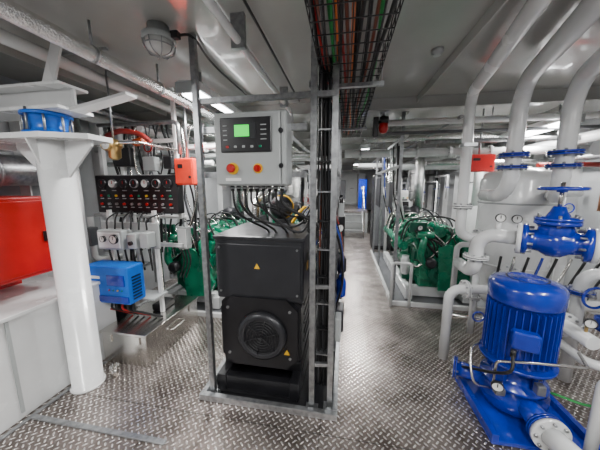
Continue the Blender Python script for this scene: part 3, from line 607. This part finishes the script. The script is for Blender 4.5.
# ---------------------------------------------------------------- right overhead pipes
b=B('white_overhead_pipe'); b.tube([(.62,.2,2.5),(.84,1.43,2.48),(1.1,2.66,2.46),(1.12,2.66,1.15),(1.3,2.66,1.15)],.045,WHITE,20,bend=.13); b.flange((1.12,2.66,1.45),(0,0,1),.085,.014,WHITE); b.flange((1.28,2.66,1.15),(1,0,0),.085,.014,WHITE)
b.bb(1.06,1.17,2.6,2.72,2.0,2.03,GALV); b.done()
b=B('white_overhead_pipe'); b.tube([(.95,.7,2.51),(1.12,1.5,2.49),(1.41,2.5,2.47),(1.41,2.5,1.55),(1.41,2.9,1.55)],.058,WHITE,22,bend=.24); b.flange((1.41,2.5,1.9),(0,0,1),.11,.016,BLUE); b.flange((1.41,2.5,1.80),(0,0,1),.11,.012,BLUE); b.done()
b=B('white_overhead_pipe'); b.tube([(1.36,1.35,2.58),(1.38,1.55,2.44),(1.7,2.38,2.42),(1.70,2.38,1.55),(2.05,2.95,1.55)],.058,WHITE,22,bend=.24); b.flange((1.70,2.38,1.9),(0,0,1),.11,.016,BLUE); b.flange((1.70,2.38,1.80),(0,0,1),.11,.012,BLUE); b.done()
b=B('white_storage_tank'); b.lathe((1.95,3.3,.25),(0,0,1),[(.15,0),(.33,.05),(.36,.12),(.36,1.45),(.33,1.53),(.2,1.58),(.001,1.6)],WHITE,40)
for k in range(3): t=k*2.1+.5; b.cyl((1.95+.28*math.cos(t),3.3+.28*math.sin(t),0),(1.95+.28*math.cos(t),3.3+.28*math.sin(t),.4),.03,WHITE)
b.torus((1.95,3.3,.75),(0,0,1),.36,.012,WHITE); b.torus((1.95,3.3,1.45),(0,0,1),.36,.010,GREYP); b.gauge((1.78,2.97,1.3),(-.3,-1,0),.045); b.flange((1.75,2.94,.7),(-.4,-1,0),.11,.015,WHITE); b.done()
# ---------------------------------------------------------------- gate valve
b=B('blue_gate_valve'); c=V((1.52,2.1,1.24)); ax=V((.85,-.52,0)).normalized()
b.lathe(c-ax*.15,ax,[(.12,-.03),(.12,0),(.075,.01),(.085,.07),(.11,.11),(.115,.15),(.11,.19),(.085,.23),(.075,.29),(.12,.30),(.12,.33)],BLUE,28)
b.lathe(c,(0,0,1),[(.105,0),(.10,.10),(.09,.13),(.13,.13),(.13,.155),(.10,.157),(.13,.159),(.13,.18),(.07,.185),(.05,.22),(.035,.26)],BLUE,24)
for i in range(6):
    t=i*math.pi/3; b.cyl(c+V((.115*math.cos(t),.115*math.sin(t),.115)),c+V((.115*math.cos(t),.115*math.sin(t),.20)),.01,GALV,n=6)
b.cyl(c+V((0,0,.2)),c+V((0,0,.43)),.013,STEEL); b.cyl(c+V((0,0,.36)),c+V((0,0,.40)),.03,BLUE)
b.torus(c+V((0,0,.385)),(0,0,1),.125,.013,BLUE,32,10)
for i in range(5):
    t=i*math.pi*.4; b.cyl(c+V((0,0,.385)),c+V((.12*math.cos(t),.12*math.sin(t),.385)),.01,BLUE,n=8)
for s_ in (-1,1):
    a,u,w_=basis(ax)
    for i in range(8):
        t=2*math.pi*i/8+.2; p=c+ax*(s_*.165)+(u*math.cos(t)+w_*math.sin(t))*.1; b.cyl(p-ax*.05,p+ax*.05,.01,GALV,n=6)
b.done()
b=B('valve_pipework')
b.cyl(c-ax*.182,c-ax*.21,.12,WHITE,n=24); b.cyl(c+ax*.182,c+ax*.21,.12,WHITE,n=24)
e=c-ax*.46; b.tube([c-ax*.2,e,e+V((0,0,-.35)),e+V((0,.3,-.35))],.055,WHITE,20,bend=.12)
b.flange(e+V((0,0,-.2)),(0,0,1),.095,.013,WHITE)
q=c+ax*.5; b.tube([c+ax*.2,q,q+V((.0,0,-.9))],.07,WHITE,20,bend=.14); b.flange(q+V((0,0,-.35)),(0,0,1),.13,.016,WHITE)
b.cyl(c-ax*.33+V((0,0,.02)),c-ax*.33+V((0,0,.12)),.02,WHITE); b.gauge(c-ax*.33+V((0,-.01,.15)),(-.3,-1,0),.035)
b.done()

# ---------------------------------------------------------------- blue pump
b=B('vertical_electric_pump'); px,py_=1.27,1.93
b.bb(px-.30,px+.32,py_-.36,py_+.2,.006,.035,BLUE,.006); b.bb(px-.30,px-.26,py_-.36,py_+.2,.03,.08,BLUE,.004); b.bb(px+.28,px+.32,py_-.36,py_+.2,.03,.08,BLUE,.004)
b.lathe((px,py_,.035),(0,0,1),[(.15,0),(.19,.02),(.21,.08),(.21,.14),(.17,.19),(.2,.19),(.2,.215),(.13,.22),(.12,.3),(.13,.34),(.2,.35),(.2,.38)],BLUE,32)
for i in range(4):
    t=i*math.pi/2+.5; b.box((px+.15*math.cos(t),py_+.15*math.sin(t),.32),(.03,.08,.18),BLUE,.008,rot=(0,0,t))
b.lathe((px,py_,.41),(0,0,1),[(.18,0),(.185,.01),(.185,.43),(.2,.435),(.212,.45),(.212,.55),(.19,.58),(.13,.60),(.001,.605)],BLUE,40)
for i in range(36):
    t=2*math.pi*i/36; b.box((px+.194*math.cos(t),py_+.194*math.sin(t),.64),(.03,.006,.38),BLUE,0,rot=(0,0,t))
b.lathe((px,py_,1.005),(0,0,1),[(.12,0),(.12,.006),(.11,.006)],DARK,28)
for k in range(4): b.torus((px,py_,1.012),(0,0,1),.03+.025*k,.004,BLUE,28,6)
b.lathe((px,py_,.40),(0,0,1),[(.225,0),(.225,.022)],BLUE,32)
b.box((px-.1,py_-.215,.66),(.14,.07,.12),BLUE,.012,rot=(0,0,-.35)); b.cyl((px-.18,py_-.25,.61),(px-.18,py_-.25,.56),.015,RUB)
b.tube([(px-.18,py_-.25,.58),(px-.22,py_-.31,.5),(px-.26,py_-.2,.4),(px-.3,py_+.1,.2),(px-.33,py_+.25,.02)],.01,RUB,7,smooth=True)
b.cyl((px,py_-.1,.15),(px+.0,py_-.33,.15),.07,BLUE); b.flange((px,py_-.34,.15),(0,1,0),.105,.014,BLUE)
b.cyl((px-.12,py_+.05,.16),(px-.34,py_+.15,.16),.06,BLUE); b.flange((px-.33,py_+.145,.16),(-.22,.1,0),.09,.012,BLUE,6)
b.tube([(px-.14,py_-.12,.28),(px-.24,py_-.2,.30),(px-.25,py_-.22,.50),(px-.1,py_-.29,.56),(px+.2,py_-.29,.56),(px+.3,py_-.1,.54)],.009,STEEL,8,bend=.04)
b.tube([(px+.1,py_-.2,.3),(px+.25,py_-.3,.32),(px+.4,py_-.25,.36),(px+.5,py_-.1,.5)],.008,CG,7,smooth=True)
b.tube([(px-.2,py_-.1,.2),(px-.32,py_-.12,.26),(px-.3,py_+.0,.42),(px-.22,py_+.05,.46)],.009,STEEL,7,smooth=True)
b.gauge((px-.24,py_-.24,.34),(-.4,-1,0),.035); b.box((px-.2,py_-.2,.27),(.06,.05,.05),GALV,.008); b.box((px+.02,py_-.22,.33),(.05,.05,.07),GALV,.008)
b.done()
b=B('pump_suction_pipe'); b.cyl((px,py_-.36,.15),(px,py_-.385,.15),.105,WHITE,n=28); b.tube([(px,py_-.38,.15),(px+.04,py_-.55,.15),(px+.7,py_-.75,.15)],.062,WHITE,20,bend=.12)
for i in range(8): t=i*math.pi/4; b.cyl((px+.088*math.cos(t),py_-.40,.15+.088*math.sin(t)),(px+.088*math.cos(t),py_-.36,.15+.088*math.sin(t)),.009,GALV,n=6)
b.done()
b=B('white_bent_pipe'); b.tube([(.98,2.42,0),(.98,2.42,.70),(1.6,2.5,.70),(1.6,2.9,.7)],.042,WHITE,18,bend=.1); b.flange((1.12,2.44,.70),(1,.1,0),.085,.013,WHITE); b.flange((1.42,2.48,.7),(1,.1,0),.085,.013,WHITE); b.done()
b=B('white_handrail_post'); b.tube([(1.43,1.50,0),(1.43,1.50,.60),(1.9,1.46,.60)],.028,WHITE,14); b.flange((1.43,1.5,.02),(0,0,1),.05,.012,WHITE,4); b.done()
b=B('right_side_pipework')
for pts,r,m in [([(1.75,1.95,.55),(1.75,2.6,.55),(2.4,2.6,.55)],.05,WHITE),([(1.9,2.3,.0),(1.9,2.3,.95),(2.5,2.3,.95)],.045,WHITE),([(2.3,2.1,1.6),(2.3,2.1,.3)],.06,WHITE),([(2.0,2.5,1.95),(3.1,2.5,1.95)],.06,WHITE),([(2.2,2.7,2.15),(3.1,2.7,2.15)],.04,GALV),([(2.6,2.2,2.3),(2.6,2.2,.2)],.08,WHITE),([(1.6,2.3,.35),(1.6,2.85,.35),(1.6,2.85,.0)],.035,WHITE),([(2.1,1.8,.85),(2.6,1.8,.85),(2.6,2.2,.85)],.04,WHITE),([(1.25,3.0,.4),(1.25,3.0,1.0),(1.5,3.0,1.0)],.03,WHITE),([(2.45,2.9,1.4),(2.45,2.9,2.2)],.03,COPPER),([(2.85,1.6,2.1),(2.85,1.6,.3)],.05,GREYP),([(1.2,2.85,.22),(1.9,2.85,.22)],.03,STEEL),([(2.1,2.0,.35),(1.8,2.0,.35),(1.8,2.4,.35)],.035,WHITE),([(2.2,2.3,2.3),(2.2,2.3,1.0)],.03,GREYP),([(2.4,1.9,1.35),(3.1,1.9,1.35)],.05,WHITE),([(1.35,2.75,.1),(1.35,2.75,.9)],.03,WHITE)]:
    b.tube(pts,r,m,14)
for (p_,a_,r_,m_) in [((1.9,2.3,.5),(0,0,1),.09,WHITE),((2.3,2.1,1.2),(0,0,1),.11,WHITE),((2.3,2.1,.8),(0,0,1),.11,BLUE),((2.3,2.5,1.95),(1,0,0),.11,WHITE),((1.75,2.2,.55),(0,1,0),.1,WHITE),((2.6,2.2,1.4),(0,0,1),.13,WHITE),((1.35,2.75,.5),(0,0,1),.06,WHITE),((1.9,2.3,.8),(0,0,1),.09,BLUE),((2.1,2.6,.55),(1,0,0),.09,WHITE)]: b.flange(p_,a_,r_,.014,m_)
b.torus((1.9,2.17,.8),(0,1,0),.08,.01,BLUE); b.cyl((1.9,2.3,.8),(1.9,2.17,.8),.012,GALV); b.torus((2.3,1.95,1.45),(0,1,0),.09,.01,RED); b.cyl((2.3,2.1,1.45),(2.3,1.95,1.45),.012,GALV)
b.torus((1.35,2.62,.35),(0,1,0),.05,.008,BLUE); b.cyl((1.35,2.75,.35),(1.35,2.62,.35),.01,GALV)
b.box((1.95,2.12,.62),(.1,.1,.12),BLUE,.02); b.gauge((1.75,2.0,.68),(-.6,-1,0),.035); b.cyl((1.75,2.02,.58),(1.75,2.02,.66),.01,BRASS)
for i in range(9): b.tube([(1.5+.12*i,2.78,.05),(1.5+.1*i,2.72,.5),(1.55+.12*i,2.74,.95)],.012,[RUB,STEEL,RUB,BLUE,RUB,STEEL,RUB,RUB,DARK][i],7,smooth=True)
b.done()

# ---------------------------------------------------------------- world + camera
w=bpy.data.worlds.new('w'); bpy.context.scene.world=w; w.use_nodes=True; w.node_tree.nodes['Background'].inputs[0].default_value=(.8,.85,.9,1); w.node_tree.nodes['Background'].inputs[1].default_value=.05
cd=bpy.data.cameras.new('cam'); co=bpy.data.objects.new('camera',cd); bpy.context.collection.objects.link(co)
co.location=(0,0,1.65); co.rotation_euler=(math.radians(90-9),0,math.radians(10)); cd.sensor_width=36; cd.lens=252/600*36; cd.clip_start=.02
bpy.context.scene.camera=co
